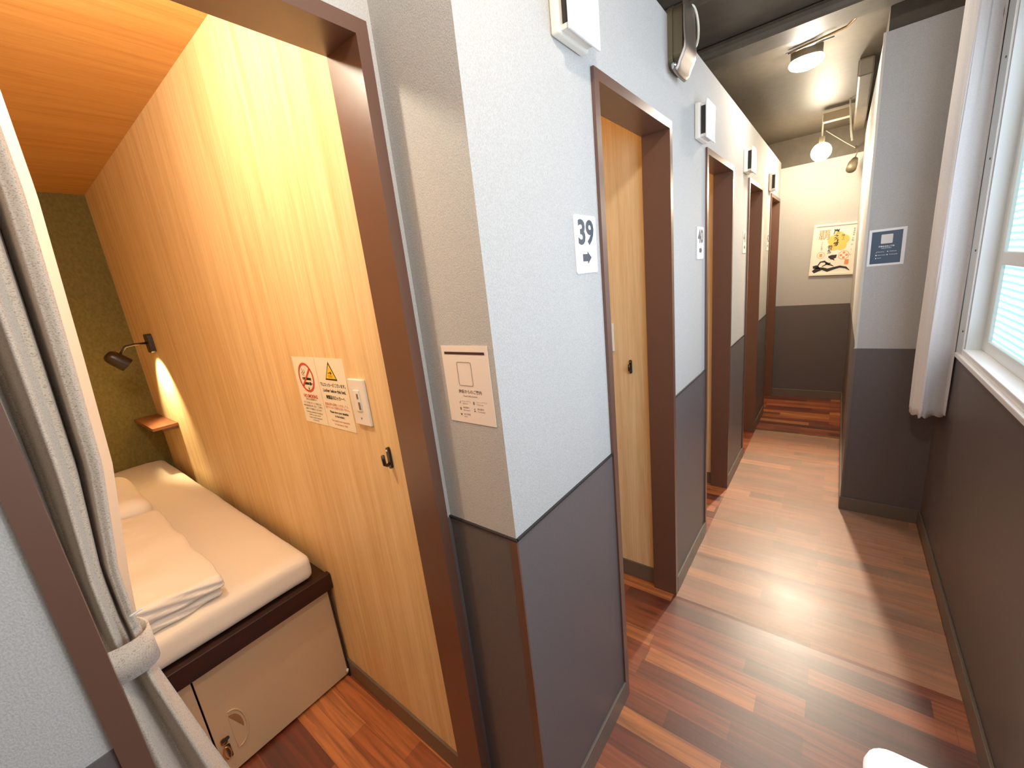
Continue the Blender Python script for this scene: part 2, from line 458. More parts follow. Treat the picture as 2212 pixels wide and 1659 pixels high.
# rim lip so the recess catches the light
bm = bmesh.new()
tube(bm, [(-1.4945, p[0]+0.001, p[1]) for p in D], [0.0012]+[0.0030]*(len(D)-2)+[0.0012], 8)
tube(bm, [(-1.4945, 0.168, 0.085+0.15*k/6) for k in range(7)], 0.0008, 6)
link('handle_lip', bm, M['panel'], lk, True)
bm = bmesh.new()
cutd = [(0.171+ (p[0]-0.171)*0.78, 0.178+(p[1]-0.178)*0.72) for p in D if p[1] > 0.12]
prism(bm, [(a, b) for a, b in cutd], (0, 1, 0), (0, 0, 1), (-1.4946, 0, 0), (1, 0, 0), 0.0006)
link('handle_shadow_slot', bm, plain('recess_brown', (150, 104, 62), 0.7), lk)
bm = bmesh.new()
tube(bm, [(-1.495, 0.139, 0.150), (-1.484, 0.139, 0.150)], 0.009, 16)
link('lock_cylinder', bm, M['brass'], lk, True)
bm = bmesh.new()
prism(bm, rrect(0.024, 0.012, 0.005, 4, 0.1425, 0.160), (0, 1, 0), (0, 0, 1), (-1.4835, 0, 0), (1, 0, 0), 0.003)
link('key', bm, M['blackmetal'], lk)
bm = bmesh.new(); prism(bm, rrect(0.012, 0.052, 0.005, 4, 0.1440, 0.112), (0, 1, 0), (0, 0, 1), (-1.4835, 0, 0), (1, 0, 0), 0.003)
link('key_tag', bm, M['blackmetal'], lk)
bm = bmesh.new()
tube(bm, [(-1.478+0.004*math.sin(k*PI/6), 0.137+0.010*math.cos(k*PI/6), 0.112+0.028*math.sin(k*PI/6)) for k in range(13)], 0.0026, 8, cap=False)
link('key_ring', bm, M['brass'], lk, True)
bm = bmesh.new(); tube(bm, [(-1.488, 0.555, 0.030), (-1.486, 0.556, 0.042)], 0.005, 10)
link('bumper', bm, M['white'], lk, True)

tag(softbox('mattress', M['sheet'], -3.525, -1.486, -0.47, 0.532, 0.5025, 0.612, 0.030, (70, 44, 8), 0.004, 5,
    fn=lambda p: Vector((p.x, p.y, max(p.z, 0.5025) - 0.012*max(0, (p.y-0.44)/0.1)*(1 if p.z > 0.58 else 0)))), 'mattress covered with a tight white fitted sheet on the cabin bed', 'mattress')

def duv(p):
    return Vector((p.x, p.y, p.z))
dv = empty('folded_duvet', (-1.9, -0.1, 0.618), 'white duvet folded in thick layers at the foot of the cabin bed', 'duvet')
def lay(z0, tilt):
    def f(p):
        k = (0.27-p.y)
        w = 0.006*math.sin(p.y*55+p.z*200)*(1 if p.x > -1.56 else 0.0)
        return Vector((p.x+w*0.6, p.y, z0+(p.z-z0)*(0.62+tilt*k)))
    return f
softbox('lower_layer', M['duvet'], -2.36, -1.510, -0.42, 0.262, 0.6165, 0.662, 0.020, (60, 50, 8), 0.007, 9, dv, lay(0.6165, 0.8), 3)
softbox('upper_layer', M['duvet'], -2.34, -1.500, -0.42, 0.270, 0.652, 0.720, 0.014, (60, 50, 8), 0.009, 8, dv, lay(0.652, 1.6), 11)
tag(softbox('pillow', M['duvet'], -2.92, -2.375, -0.38, 0.27, 0.616, 0.745, 0.055, (34, 34, 10), 0.009, 5, None, None, 21),
    'plump white pillow lying behind the folded duvet', 'pillow')

# ---- shelf in the cabin corner
sh = empty('corner_shelf', (-3.3, 0.51, 0.9), 'small dark wooden shelf in the cabin corner under the reading lamp', 'shelf')
BX('shelf_board', M['shelf'], [(-3.526, -3.05, 0.452, W0-0.001, 0.888, 0.906)], sh, bev=0.001)
for bx0 in (-3.10, -3.45): BX('bracket', M['frame'], [(bx0, bx0+0.025, 0.50, W0-0.001, 0.868, 0.8875)], sh)

# ---- reading lamp
rl = empty('reading_lamp', (-3.055, W0, 1.385), 'dark brown swing-arm reading lamp fixed to the cabin wood wall', 'lamp')
bm = bmesh.new(); prism(bm, rrect(0.085, 0.105, 0.014, 5, -3.055, 1.385), (1, 0, 0), (0, 0, 1), (0, W0-0.001, 0), (0, -1, 0), 0.022)
link('wall_plate', bm, M['blackmetal'], rl)
bm = bmesh.new(); tube(bm, [(-3.055, W0-0.022, 1.388), (-3.05, 0.50, 1.390), (-3.045, 0.455, 1.385), (-3.04, 0.425, 1.350)], 0.0065, 10)
link('arm', bm, M['blackmetal'], rl, True)
ax = Vector((0.0, 0.68, -0.73)).normalized(); P0 = Vector((-3.04, 0.405, 1.322))
bm = bmesh.new()
prof = [(-0.052, 0.004), (-0.050, 0.018), (-0.044, 0.027), (-0.032, 0.034), (-0.012, 0.037), (0.02, 0.0375), (0.050, 0.038)]
tube(bm, [P0+ax*t for t, r in prof], [r for t, r in prof], 28, cap=False)
tube(bm, [P0+ax*t for t, r in prof[2:]], [r-0.002 for t, r in prof[2:]], 28, cap=False)
link('lamp_shade', bm, M['blackmetal'], rl, True)
bm = bmesh.new(); bmesh.ops.create_uvsphere(bm, u_segments=16, v_segments=10, radius=0.022, matrix=Matrix.Translation(P0+ax*0.012))
link('bulb', bm, emit('reading_bulb', (255, 205, 130), 25), rl, True)

# ---- signs on the wood wall
NY = (0, -1, 0); UX = (1, 0, 0); UZ = (0, 0, 1)
def card(x0, x1, z0, z1, parent, mat, y=W0, th=0.0012, name='board'):
    return BX(name, mat, [(x0, x1, y-th, y-0.0002, z0, z1)], parent)
cream = plain('cream_card', (250, 240, 214), 0.45)
s1 = empty('no_smoking_sign', (-1.277, W0, 1.24), 'white no smoking card with a red barred circle on the wood wall', 'sign')
card(-1.347, -1.208, 1.133, 1.347, s1, cream)
o1 = (-1.2775, W0-0.0012, 0)
bm = bmesh.new()
rings = [circ(0.047, 40, 0, 1.283), circ(0.040, 40, 0, 1.283)]
o = Vector(o1)+Vector(NY)*0.0009
for k in range(40):
    j = (k+1) % 40
    bm.faces.new([bm.verts.new(o+Vector(UX)*p[0]+Vector(UZ)*p[1]) for p in (rings[0][k], rings[0][j], rings[1][j], rings[1][k])])
for q in stroke([(-0.030, 1.255), (0.030, 1.311)], 0.0035):
    bm.faces.new([bm.verts.new(o+Vector(UX)*p[0]+Vector(UZ)*p[1]) for p in q])
link('prohibition_ring', bm, M['redink'], s1)
polys = [rect(-0.019, 0.028, 1.275, 1.283), rect(-0.026, -0.021, 1.275, 1.283), rect(-0.020, 0.010, 1.260, 1.268), rect(0.012, 0.024, 1.259, 1.269), rect(0.025, 0.031, 1.263, 1.266)]
polys += stroke([(-0.018, 1.288), (-0.024, 1.296), (-0.014, 1.302), (-0.020, 1.311)], 0.0015) + stroke([(-0.010, 1.288), (-0.014, 1.295), (-0.004, 1.300), (-0.006, 1.308)], 0.0012)
polys += [[(0.004, 1.256), (-0.002, 1.247), (0.003, 1.247)], [(0.002, 1.249), (0.008, 1.249), (0.000, 1.240)]]
decal('pictogram', M['black'], polys, o1, UX, UZ, NY, s1)
lettering('red_lettering', M['redink'], [('NO SMOKING', 0, 1.222, 0.0150, 'CENTER', 0.92, 0.0006)], o1, UX, UZ, NY, s1)
lettering('lettering', M['black'], [('館内は全面禁煙です', 0, 1.2115, 0.0075), ('タバコの臭いがついた場合には', 0, 1.199, 0.0078), ('特別清掃費用を申し受け、ご利用を', 0, 1.189, 0.0078, 'CENTER', 0.95), ('お断りする場合がございます', 0, 1.179, 0.0078),
    ('Smoking is prohibited. If smoking is', 0, 1.169, 0.0072), ('found in a room, we will', 0, 1.160, 0.0072), ('charge a special cleaning fee', 0, 1.151, 0.0072), ('for the room.', 0, 1.143, 0.0070)], o1, UX, UZ, NY, s1)
s2 = empty('locker_sign', (-1.127, W0, 1.24), 'white card with a yellow warning triangle about the locker below the bed', 'sign')
card(-1.204, -1.050, 1.133, 1.347, s2, cream)
o2 = (-1.127, W0-0.0012, 0)
decal('triangle_border', M['black'], [[(-0.033, 1.283), (0.033, 1.283), (0, 1.338)]], o2, UX, UZ, NY, s2)
decal('triangle', M['yellow'], [[(-0.027, 1.2875), (0.027, 1.2875), (0, 1.330)]], o2, UX, UZ, NY, s2, 0.0008)
polys = [rect(-0.010, 0.001, 1.3035, 1.3055), rect(-0.010, -0.008, 1.301, 1.304)] + [circ(0.0045, 16, 0.004, 1.3045)]
decal('key_pictogram', M['black'], polys, o2, UX, UZ, NY, s2, 0.0011)
decal('locker_pictogram', plain('amber_ink', (214, 168, 20), 0.6), [rect(-0.014, 0.010, 1.291, 1.299)], o2, UX, UZ, NY, s2, 0.0010)
lettering('lettering', M['black'], [('下にロッカーがございます。', 0.002, 1.267, 0.0118, 'CENTER', 0.95, 0.0003), ('Locker below this bed.', 0.001, 1.250, 0.0138, 'CENTER', 0.98, 0.0004), ('貴重品はロッカーへ', 0, 1.229, 0.0128, 'CENTER', 0.9, 0.0004),
    ('Please store your valuables', 0.002, 1.184, 0.0100, 'CENTER', 0.92, 0.0003), ('in the lockers.', 0.002, 1.172, 0.0100, 'CENTER', 0.92, 0.0003)], o2, UX, UZ, NY, s2)
lettering('red_lettering', M['redink'], [('貴重品等の盗難につきましても、', 0, 1.207, 0.0092), ('当ホテルは一切責任を負いません。', 0, 1.197, 0.0088), ('The hotel is not responsible', 0, 1.157, 0.0092, 'CENTER', 0.95), ('for any loss or theft.', 0, 1.146, 0.0092, 'CENTER', 0.95)], o2, UX, UZ, NY, s2)

# ---- light switch
def switch(x0, x1, z0, z1, y, label, grp=None, name='light_switch'):
    s = empty(name, ((x0+x1)/2, y, (z0+z1)/2), label, 'switch')
    bm = bmesh.new(); fs = box(bm, x0, x1, y-0.009, y-0.0002, z0, z1, bev=0.003, seg=3); link('cover_plate', bm, M['white'], s)
    cx = (x0+x1)/2; cz = (z0+z1)/2
    BX('rocker', M['white'], [(cx-0.013, cx+0.013, y-0.0125, y-0.0088, cz-0.024, cz+0.036)], s, bev=0.002)
    BX('indicator', M['greyink'], [(cx+0.002, cx+0.009, y-0.0135, y-0.0120, cz+0.012, cz+0.026)], s)
    BX('thumb_groove', M['greyink'], [(cx+0.004, cx+0.012, y-0.0135, y-0.0120, cz-0.018, cz+0.003)], s)
    decal('arrow_mark', M['greyink'], [[(cx-0.004-cx, 0.004), (0.004, 0.004), (0.0, -0.003)]], (cx, y-0.0091, cz-0.046), UX, UZ, NY, s)
switch(-1.031, -0.958, 1.166, 1.296, W0, 'cream wall switch plate right of the locker card on the wood wall')
# ---- coat hook
def hook(x, z, y, label):
    h = empty('wall_hook', (x, y, z), label, 'hook')
    bm = bmesh.new(); prism(bm, rrect(0.011, 0.060, 0.005, 5, x, z), (1, 0, 0), (0, 0, 1), (0, y+0.0004, 0), (0, -1, 0), 0.0076)
    link('back_plate', bm, M['blackmetal'], h)
    bm = bmesh.new(); tube(bm, [(x, y-0.006, z-0.014), (x, y-0.014, z-0.018), (x, y-0.021, z-0.012), (x, y-0.022, z+0.002), (x, y-0.022, z+0.014)], [0.0045, 0.0045, 0.005, 0.005, 0.0045], 10)
    link('prong', bm, M['blackmetal'], h, True)
    bm = bmesh.new(); tube(bm, [(x, y-0.007, z+0.022), (x, y-0.0085, z+0.022)], 0.0030, 10); link('screw', bm, M['chrome'], h)
hook(-0.909, 1.085, W0, 'small black double coat hook on the wood wall of the open cabin')

# ---- cabin curtain, gathered at the left jamb
def lerp(t, tab):
    for (a, va), (b, vb) in zip(tab, tab[1:]):
        if t <= b: 
            k = max(0, (t-a)/(b-a)); k = k*k*(3-2*k) if False else k
            return va+(vb-va)*k
    return tab[-1][1]
yR = [(0.03, 0.13), (0.5, 0.098), (0.72, 0.066), (0.86, 0.047), (0.94, 0.036), (1.0, 0.034), (1.05, 0.036), (1.12, 0.044), (1.3, 0.070), (1.46, 0.080), (1.68, 0.092), (2.05, 0.094)]
yL = [(0.03, -0.16), (0.94, -0.080), (1.05, -0.080), (1.3, -0.15), (2.05, -0.22)]
amp_ = [(0.03, 0.030), (0.8, 0.024), (0.97, 0.021), (1.08, 0.020), (1.35, 0.032), (2.05, 0.036)]
UPT = [(0, 0.9), (0.06, 1.0), (0.21, -1.6), (0.28, -1.2), (0.45, 1.1), (0.60, 0.0), (0.66, 0.0), (0.745, -1.9), (0.79, -1.2), (0.83, 0.55), (0.95, 0.7), (1.0, 0.45)]
LOT = [(0, 0.1), (0.24, 1.1), (0.52, -1.4), (0.78, 1.0), (1.0, -0.5)]
def smooth(t, tab):
    for (a, va), (b, vb) in zip(tab, tab[1:]):
        if t <= b:
            k = (t-a)/(b-a); k = k*k*(3-2*k)
            return va+(vb-va)*k
    return tab[-1][1]
cur = empty('cabin_curtain', (-0.86, -0.02, 0.0), 'beige knitted curtain tied back at the left jamb of the near cabin doorway', 'curtain')
bm = bmesh.new(); rows = []
NU, NV = 220, 110
for v in range(NV+1):
    z = 0.03+(2.04-0.03)*v/NV; row = []
    a, b, A = lerp(z, yL), lerp(z, yR), lerp(z, amp_)
    for u in range(NU+1):
        s = u/NU
        hemw = 0.012*max(0.0, min(1.0, (z-1.02)/0.12)); b = lerp(z, yR)-hemw
        y = a+(b-a)*s
        f = (y+0.022)/(b+0.022)          # 0 at the jamb edge, 1 at the free edge
        if f < 0:
            up = lo_ = math.cos(f*9.0)
        else:
            up = smooth(f, UPT); lo_ = smooth(f, LOT)
        k = max(0.0, min(1.0, (z-0.93)/0.14)); k = k*k*(3-2*k)
        x = -0.862+A*(lo_*(1-k)+up*k) + 0.003*noise.noise(Vector((s*9, z*5, 1)))
        row.append(bm.verts.new((x, y, z)))
    rows.append(row)
for r0, r1 in zip(rows, rows[1:]):
    for u in range(NU): bm.faces.new((r0[u], r0[u+1], r1[u+1], r1[u]))
cl = link('cloth', bm, M['curtain'], cur, True)
bm2 = bmesh.new(); ed = []
for row in range(0, 56):
    z = 1.05+(2.03-1.05)*row/55
    hemw = 0.012*max(0.0, min(1.0, (z-1.02)/0.12)); yb = lerp(z, yR)
    xa = -0.862+lerp(z, amp_)*0.45
    ed.append([bm2.verts.new((xa, yb-hemw-0.002, z)), bm2.verts.new((xa-0.002, yb-hemw*0.5, z)), bm2.verts.new((xa-0.004, yb, z))])
for r0, r1 in zip(ed, ed[1:]):
    for q in (0, 1): bm2.faces.new((r0[q], r0[q+1], r1[q+1], r1[q]))
mt, ntt, bt, Nt, Lt = newmat('sheer_lit_edge')  # paler see-through strip, added to give the cloth its bright lit edge
tl = Nt.new('ShaderNodeBsdfTranslucent'); tl.inputs['Color'].default_value = lin((255, 250, 236)); mxt = Nt.new('ShaderNodeMixShader'); mxt.inputs[0].default_value = 0.8
bt.inputs['Base Color'].default_value = lin((244, 236, 220)); bt.inputs['Roughness'].default_value = 0.9
Lt.new(bt.outputs[0], mxt.inputs[1]); Lt.new(tl.outputs[0], mxt.inputs[2]); Lt.new(mxt.outputs[0], Nt['Material Output'].inputs['Surface'])
link('lit_edge', bm2, mt, cur, True)
md = cl.modifiers.new('thick', 'SOLIDIFY'); md.thickness = 0.0022; md.offset = 0
bm = bmesh.new(); n = 48; rr = []
for k in range(n):
    a = 2*PI*k/n
    cy_, cx_ = -0.022+0.064*math.cos(a), -0.860+0.036*math.sin(a)
    zt = 0.010*math.sin(a)*-1 - 0.020*math.cos(a)
    rr.append([bm.verts.new((cx_, cy_, 0.985+zt)), bm.verts.new((cx_, cy_, 1.045+zt))])
for k in range(n):
    j = (k+1) % n; bm.faces.new((rr[k][0], rr[j][0], rr[j][1], rr[k][1]))
tb = link('tieback', bm, M['curtain'], cur, True)
md = tb.modifiers.new('thick', 'SOLIDIFY'); md.thickness = 0.003
bm = bmesh.new(); tube(bm, [(-0.828, 0.026+0.0026*k, 1.066+0.0004*k) for k in range(7)], 0.0018, 8)
link('thread_loop', bm, M['white'], cur, True)
bm = bmesh.new(); tube(bm, [(-0.86, -0.49, 2.055), (-0.86, 0.57, 2.055)], 0.009, 12)
tag(link('curtain_rod', bm, M['frame'], None, True), 'thin brown rod behind the door head carrying the cabin curtain', 'rod')

# ---- notice on the partition return
nt_ = empty('notice_sheet', (-0.598, YN, 1.30), 'laminated white guest information notice on the partition end beside the open cabin', 'notice')
pinkish = plain('laminated_notice', (246, 226, 208), 0.35)
BX('sheet', pinkish, [(-0.664, -0.533, YN-0.0015, YN-0.0003, 1.216, 1.384)], nt_)
o3 = (-0.5985, YN-0.0015, 1.300)
decal('header_bar', plain('maroon_ink', (54, 22, 24), 0.6), [rect(-0.057, 0.057, 0.066, 0.0715)], o3, UX, UZ, NY, nt_)
bm = bmesh.new()
fr = rrect(0.040, 0.050, 0.003, 3, -0.004, 0.025)
tube(bm, [Vector(o3)+Vector(NY)*0.0006+Vector(UX)*a+Vector(UZ)*b for a, b in fr+[fr[0]]], 0.0004, 6)
link('code_frame', bm, M['greyink'], nt_)
brown = plain('brown_ink', (110, 72, 66), 0.6)
lettering('lettering', brown, [('施設からのご案内', 0.004, -0.014, 0.0088, 'CENTER', 0.95, 0.0001), ('Hotel Information', 0.003, -0.0235, 0.0056), ('チェックイン', -0.023, -0.036, 0.0042, 'LEFT'), ('Check-in', -0.023, -0.041, 0.0042, 'LEFT'),
    ('チェックアウト', 0.019, -0.035, 0.0042, 'LEFT'), ('Check-out', 0.019, -0.040, 0.0042, 'LEFT'), ('施設案内', -0.023, -0.050, 0.0046, 'LEFT'), ('Information', -0.023, -0.0555, 0.0042, 'LEFT'),
    ('観光案内', 0.019, -0.050, 0.0046, 'LEFT'), ('Travel guide', 0.019, -0.0555, 0.0042, 'LEFT'), ('Wi-Fi情報', -0.023, -0.065, 0.0046, 'LEFT'), ('Wi-Fi', -0.023, -0.0705, 0.0042, 'LEFT')], o3, UX, UZ, NY, nt_)
decal('icons', M['greyink'], stroke([(-0.033, -0.038), (-0.031, -0.041), (-0.027, -0.035)], 0.0005) + [rect(0.009, 0.0125, -0.041, -0.0345), rect(-0.032, -0.028, -0.056, -0.050), circ(0.0015, 10, 0.011, -0.0505), [(0.008, -0.0565), (0.014, -0.0565), (0.011, -0.0525)], [(-0.034, -0.064), (-0.027, -0.064), (-0.0305, -0.0695)]], o3, UX, UZ, NY, nt_)

# ---- cabin number plates
UY = (0, 1, 0); NX = (1, 0, 0)
def number(yc, num, zc, label, w=0.114, h=0.140):
    p = empty('number_plate', (XW, yc, zc), label, 'sign', 'cabin number plates')
    bm = bmesh.new(); prism(bm, rrect(w, h, 0.006, 4, yc, zc), (0, 1, 0), (0, 0, 1), (XW+0.0003, 0, 0), (1, 0, 0), 0.0022)
    link('plate', bm, M['whitem'], p)
    og = (XW+0.0025, yc, zc)
    lettering('numerals', M['navyink'], [(num, 0.001, 0.0265, 0.080, 'CENTER', 1.08, 0.0026)], og, UY, UZ, NX, p)
    decal('arrow', M['navyink'], [[(-0.022, -0.041), (0.003, -0.041), (0.003, -0.048), (0.024, -0.032), (0.003, -0.016), (0.003, -0.023), (-0.022, -0.023)]], og, UY, UZ, NX, p)
number(0.9925, '39', 1.570, 'white number plate reading 39 with a right arrow')
number(2.103, '40', 1.576, 'white number plate reading 40 with a right arrow')
number(3.213, '41', 1.584, 'white number plate reading 41 with a right arrow')
number(4.318, '42', 1.590, 'white number plate reading 42, nearest the end wall')

# ---- cabin ventilation units
def fan_make(y0, z0, label):
    f = empty('ventilation_unit', (XW, y0+0.068, z0), label, 'vent', 'white ventilation units above the cabin doors')
    y1, z1 = y0+0.134, z0+0.135
    bm = bmesh.new(); box(bm, XW+0.0003, XW+0.022, y0, y1, z0, z1, bev=0.006, seg=3); link('housing', bm, M['white'], f)
    BX('outlet_slot', M['darkslot'], [(XW+0.0221, XW+0.040, y0+0.016, y1-0.016, z0+0.016, z1-0.016)], f)
    for za, zb in ((z0+0.006, z0+0.0155), (z1-0.0155, z1-0.006)): BX('neck', M['white'], [(XW+0.0221, XW+0.0435, y0+0.010, y1-0.010, za, zb)], f)
    bm = bmesh.new(); box(bm, XW+0.0436, XW+0.051, y0-0.003, y1+0.003, z0-0.004, z1+0.003, bev=0.003, seg=3); link('cover', bm, M['whitem'], f)
    lettering('lettering', M['greyink'], [('FAN', 0, 0, 0.010)], (XW+0.0511, y1-0.03, z0+0.016), UY, UZ, NX, f) if False else None
    return f
def copy_tree(o, dy, dz, label):
    c = o.copy(); COL.objects.link(c); c.location = Vector(o.location)+Vector((0, dy, dz)); c['label'] = label
    for ch in list(o.children):
        d = ch.copy(); COL.objects.link(d); d.parent = c
        d.matrix_parent_inverse = ch.matrix_parent_inverse.copy()
    return c
f0 = fan_make(0.893, 1.992, 'white ventilation unit nearest the camera, above plate 39, cut by the top edge')
copy_tree(f0, 1.117, -0.003, 'white ventilation unit above number plate 40')
copy_tree(f0, 2.222, 0.003, 'white ventilation unit above number plate 41')
copy_tree(f0, 3.362, 0.000, 'white ventilation unit farthest away, above number plate 42')

# ---- brushed metal wall light above cabin 39
wl = empty('wall_light', (XW, 1.735, 2.24), 'brushed metal wall light with bent cover and cream cable above door 39', 'lamp')
bm = bmesh.new(); prism(bm, rrect(0.135, 0.185, 0.03, 6, 1.742, 2.245), (0, 1, 0), (0, 0, 1), (XW+0.0003, 0, 0), (1, 0, 0), 0.016)
link('back_plate', bm, M['steeldark'], wl)
bm = bmesh.new(); prism(bm, rrect(0.085, 0.17, 0.03, 6, 1.725, 2.25), (0, 1, 0), (0, 0, 1), (XW+0.0165, 0, 0), (1, 0, 0), 0.030)
link('lamp_body', bm, M['steeldark'], wl)
prof = [(0.052, 2.345), (0.056, 2.30), (0.058, 2.235), (0.060, 2.21), (0.058, 2.192), (0.050, 2.175), (0.042, 2.160), (0.036, 2.145), (0.030, 2.135), (0.022, 2.130)]
bm = bmesh.new(); g = []
for j in range(9):
    y = 1.690+0.135*j/8
    rowv = []
    for i, (dx, z) in enumerate(prof):
        edge = abs(j/8-0.5)*2
        dz = 0.006*(edge**4) if i >= len(prof)-2 else 0
        rowv.append(bm.verts.new((XW+dx, y-0.035+0.0*i, z+dz)))
    g.append(rowv)
for a, b in zip(g, g[1:]):
    for i in range(len(prof)-1): bm.faces.new((a[i], b[i], b[i+1], a[i+1]))
cv = link('bent_cover', bm, M['steel'], wl, True)
md = cv.modifiers.new('thick', 'SOLIDIFY'); md.thickness = 0.005; md.offset = -1
bm = bmesh.new(); tube(bm, [(XW+0.018, 1.665, 2.150), (XW+0.034, 1.665, 2.150)], 0.010, 20); link('chrome_knob', bm, M['chrome'], wl, True)
bm = bmesh.new(); pts = []
for k in range(15):
    a = PI*0.62 - k*PI*1.02/14
    pts.append((XW+0.052+0.004*math.sin(k/14*PI), 1.795+0.055*math.cos(a)+0.0, 2.295+0.060*math.sin(a)))
tube(bm, pts, 0.0042, 10); link('cable', bm, M['cable'], wl, True)
bm = bmesh.new(); tube(bm, [pts[0], (pts[0][0], pts[0][1]-0.02, pts[0][2]-0.012), (pts[0][0]-0.004, pts[0][1]-0.030, pts[0][2]-0.045)], 0.0030, 8); link('cable_tail', bm, M['cable'], wl, True)

# ---- second cabin fittings
YW2 = DOORS[0][1]+0.035
switch(-0.842, -0.772, 1.150, 1.275, YW2, 'cream switch plate on the wood wall inside cabin 39', name='light_switch')
hook(-0.700, 1.083, YW2, 'small black coat hook on the wood wall inside cabin 39')

# ------------------------------------------------------------------ window
win = empty('window_1', (XR, 1.3, 1.03), 'frosted aluminium window', 'window')
for k in ('label', 'category'): del win[k]
struct(win)
alu = M['alu']
BX('casing', alu, [(XR-0.006, XR+0.002, WY1, WY1+0.105, 1.0, 2.36), (XR-0.006, XR+0.002, WY0-0.1, WY0, 1.0, 2.36), (XR-0.006, XR+0.002, WY0, WY1, WZ1, 2.36)], win, bev=0.002)
BX('reveal', alu, [(XR+0.001, XR+0.15, WY1-0.012, WY1-0.0005, WZ0, WZ1), (XR+0.001, XR+0.15, WY0+0.0005, WY0+0.012, WZ0, WZ1), (XR+0.001, XR+0.15, WY0+0.012, WY1-0.012, WZ1-0.012, WZ1-0.0005)], win)
BX('sill', M['whitem'], [(XR-0.016, XR+0.15, -0.2, WY1+0.06, 0.988, 1.008), (XR-0.006, XR+0.15, WY0, WY1, 1.008, 1.032)], win, bev=0.003)
xs = XR+0.045
BX('sash', alu, [(xs, xs+0.03, WY1-0.075, WY1-0.013, WZ0+0.002, WZ1-0.013), (xs, xs+0.03, WY0+0.013, WY0+0.075, WZ0+0.002, WZ1-0.013), (xs, xs+0.03, WY0+0.075, WY1-0.075, WZ0+0.002, WZ0+0.047),
   (xs, xs+0.03, WY0+0.075, WY1-0.075, 1.365, 1.412), (xs, xs+0.03, WY0+0.075, WY1-0.075, WZ1-0.06, WZ1-0.013), (xs, xs+0.03, 1.26, 1.31, WZ0+0.047, WZ1-0.06)], win, bev=0.003)
m, nt2, b, N, L = newmat('frosted_window_glass')
tc = N.new('ShaderNodeTexCoord'); wv = N.new('ShaderNodeTexWave'); wv.wave_type = 'BANDS'; wv.bands_direction = 'Z'
wv.inputs['Scale'].default_value = 13; wv.inputs['Distortion'].default_value = 1.2; wv.inputs['Detail'].default_value = 2; wv.inputs['Detail Scale'].default_value = 3
L.new(tc.outputs['Object'], wv.inputs['Vector'])
ns = N.new('ShaderNodeTexNoise'); ns.inputs['Scale'].default_value = 2.2; L.new(tc.outputs['Object'], ns.inputs['Vector'])
r = N.new('ShaderNodeValToRGB'); r.color_ramp.elements[0].position = 0.0; r.color_ramp.elements[1].position = 0.45
r.color_ramp.elements[0].color = lin((140, 206, 226)); r.color_ramp.elements[1].color = lin((206, 242, 252))
L.new(wv.outputs['Fac'], r.inputs['Fac'])
L.new(r.outputs['Color'], b.inputs['Base Color']); L.new(r.outputs['Color'], b.inputs['Emission Color'])
b.inputs['Emission Strength'].default_value = 1.0; b.inputs['Roughness'].default_value = 0.35
M['glass'] = m
BX('pane', M['glass'], [(xs+0.012, xs+0.016, WY0+0.07, WY1-0.07, WZ0+0.045, 1.367), (xs+0.012, xs+0.016, WY0+0.07, WY1-0.07, 1.410, WZ1-0.058)], win)
bm = bmesh.new()
for z in (1.10, 1.42, 1.75, 2.08): tube(bm, [(XR-0.0055, WY1+0.03, z), (XR-0.0085, WY1+0.03, z)], 0.004, 10)
link('screw', bm, M['steeldark'], win)

# ---- corridor curtain hanging at the far side of the window
hc = empty('window_curtain', (0.36, 2.58, 0.70), 'narrow off-white knitted curtain hanging beside the window, near the dark poster', 'curtain')
path = [(0.412, 2.545), (0.405, 2.552), (0.375, 2.535), (0.345, 2.512), (0.328, 2.500), (0.3235, 2.505), (0.316, 2.525), (0.302, 2.558), (0.306, 2.570), (0.299, 2.590), (0.309, 2.610), (0.303, 2.640), (0.325, 2.665), (0.318, 2.700), (0.345, 2.730), (0.360, 2.760), (0.400, 2.775)]
# dense resample
P = [Vector((a, b)) for a, b in path]; dens = []
for i in range(len(P)-1):
    for k in range(5): dens.append(P[i].lerp(P[i+1], k/5))
dens.append(P[-1])
bm = bmesh.new(); rows = []
for v in range(50):
    z = 0.700+(2.50-0.700)*v/49
    rows.append([bm.verts.new((p.x+0.003*noise.noise(Vector((i*0.3, z*2.5, 4))) + (0.012*max(0, (z-1.7)/0.8) if p.x < 0.36 else 0), p.y+0.003*noise.noise(Vector((i*0.3, z*2, 9))), z+0.006*math.sin(i*0.7)*(1-v/49)**6)) for i, p in enumerate(dens)])
for a, b_ in zip(rows, rows[1:]):
    for i in range(len(dens)-1): bm.faces.new((a[i], a[i+1], b_[i+1], b_[i]))
c2 = link('cloth', bm, M['curtain2'], hc, True)
md = c2.modifiers.new('thick', 'SOLIDIFY'); md.thickness = 0.0022
BX('hem_seam', M['hem'], [], hc) if False else None
bm = bmesh.new(); tube(bm, [(p.x-0.002, p.y-0.0025, 0.772) for p in dens[:24]], 0.0009, 6)
link('hem_seam', bm, M['curtain'], hc, True)

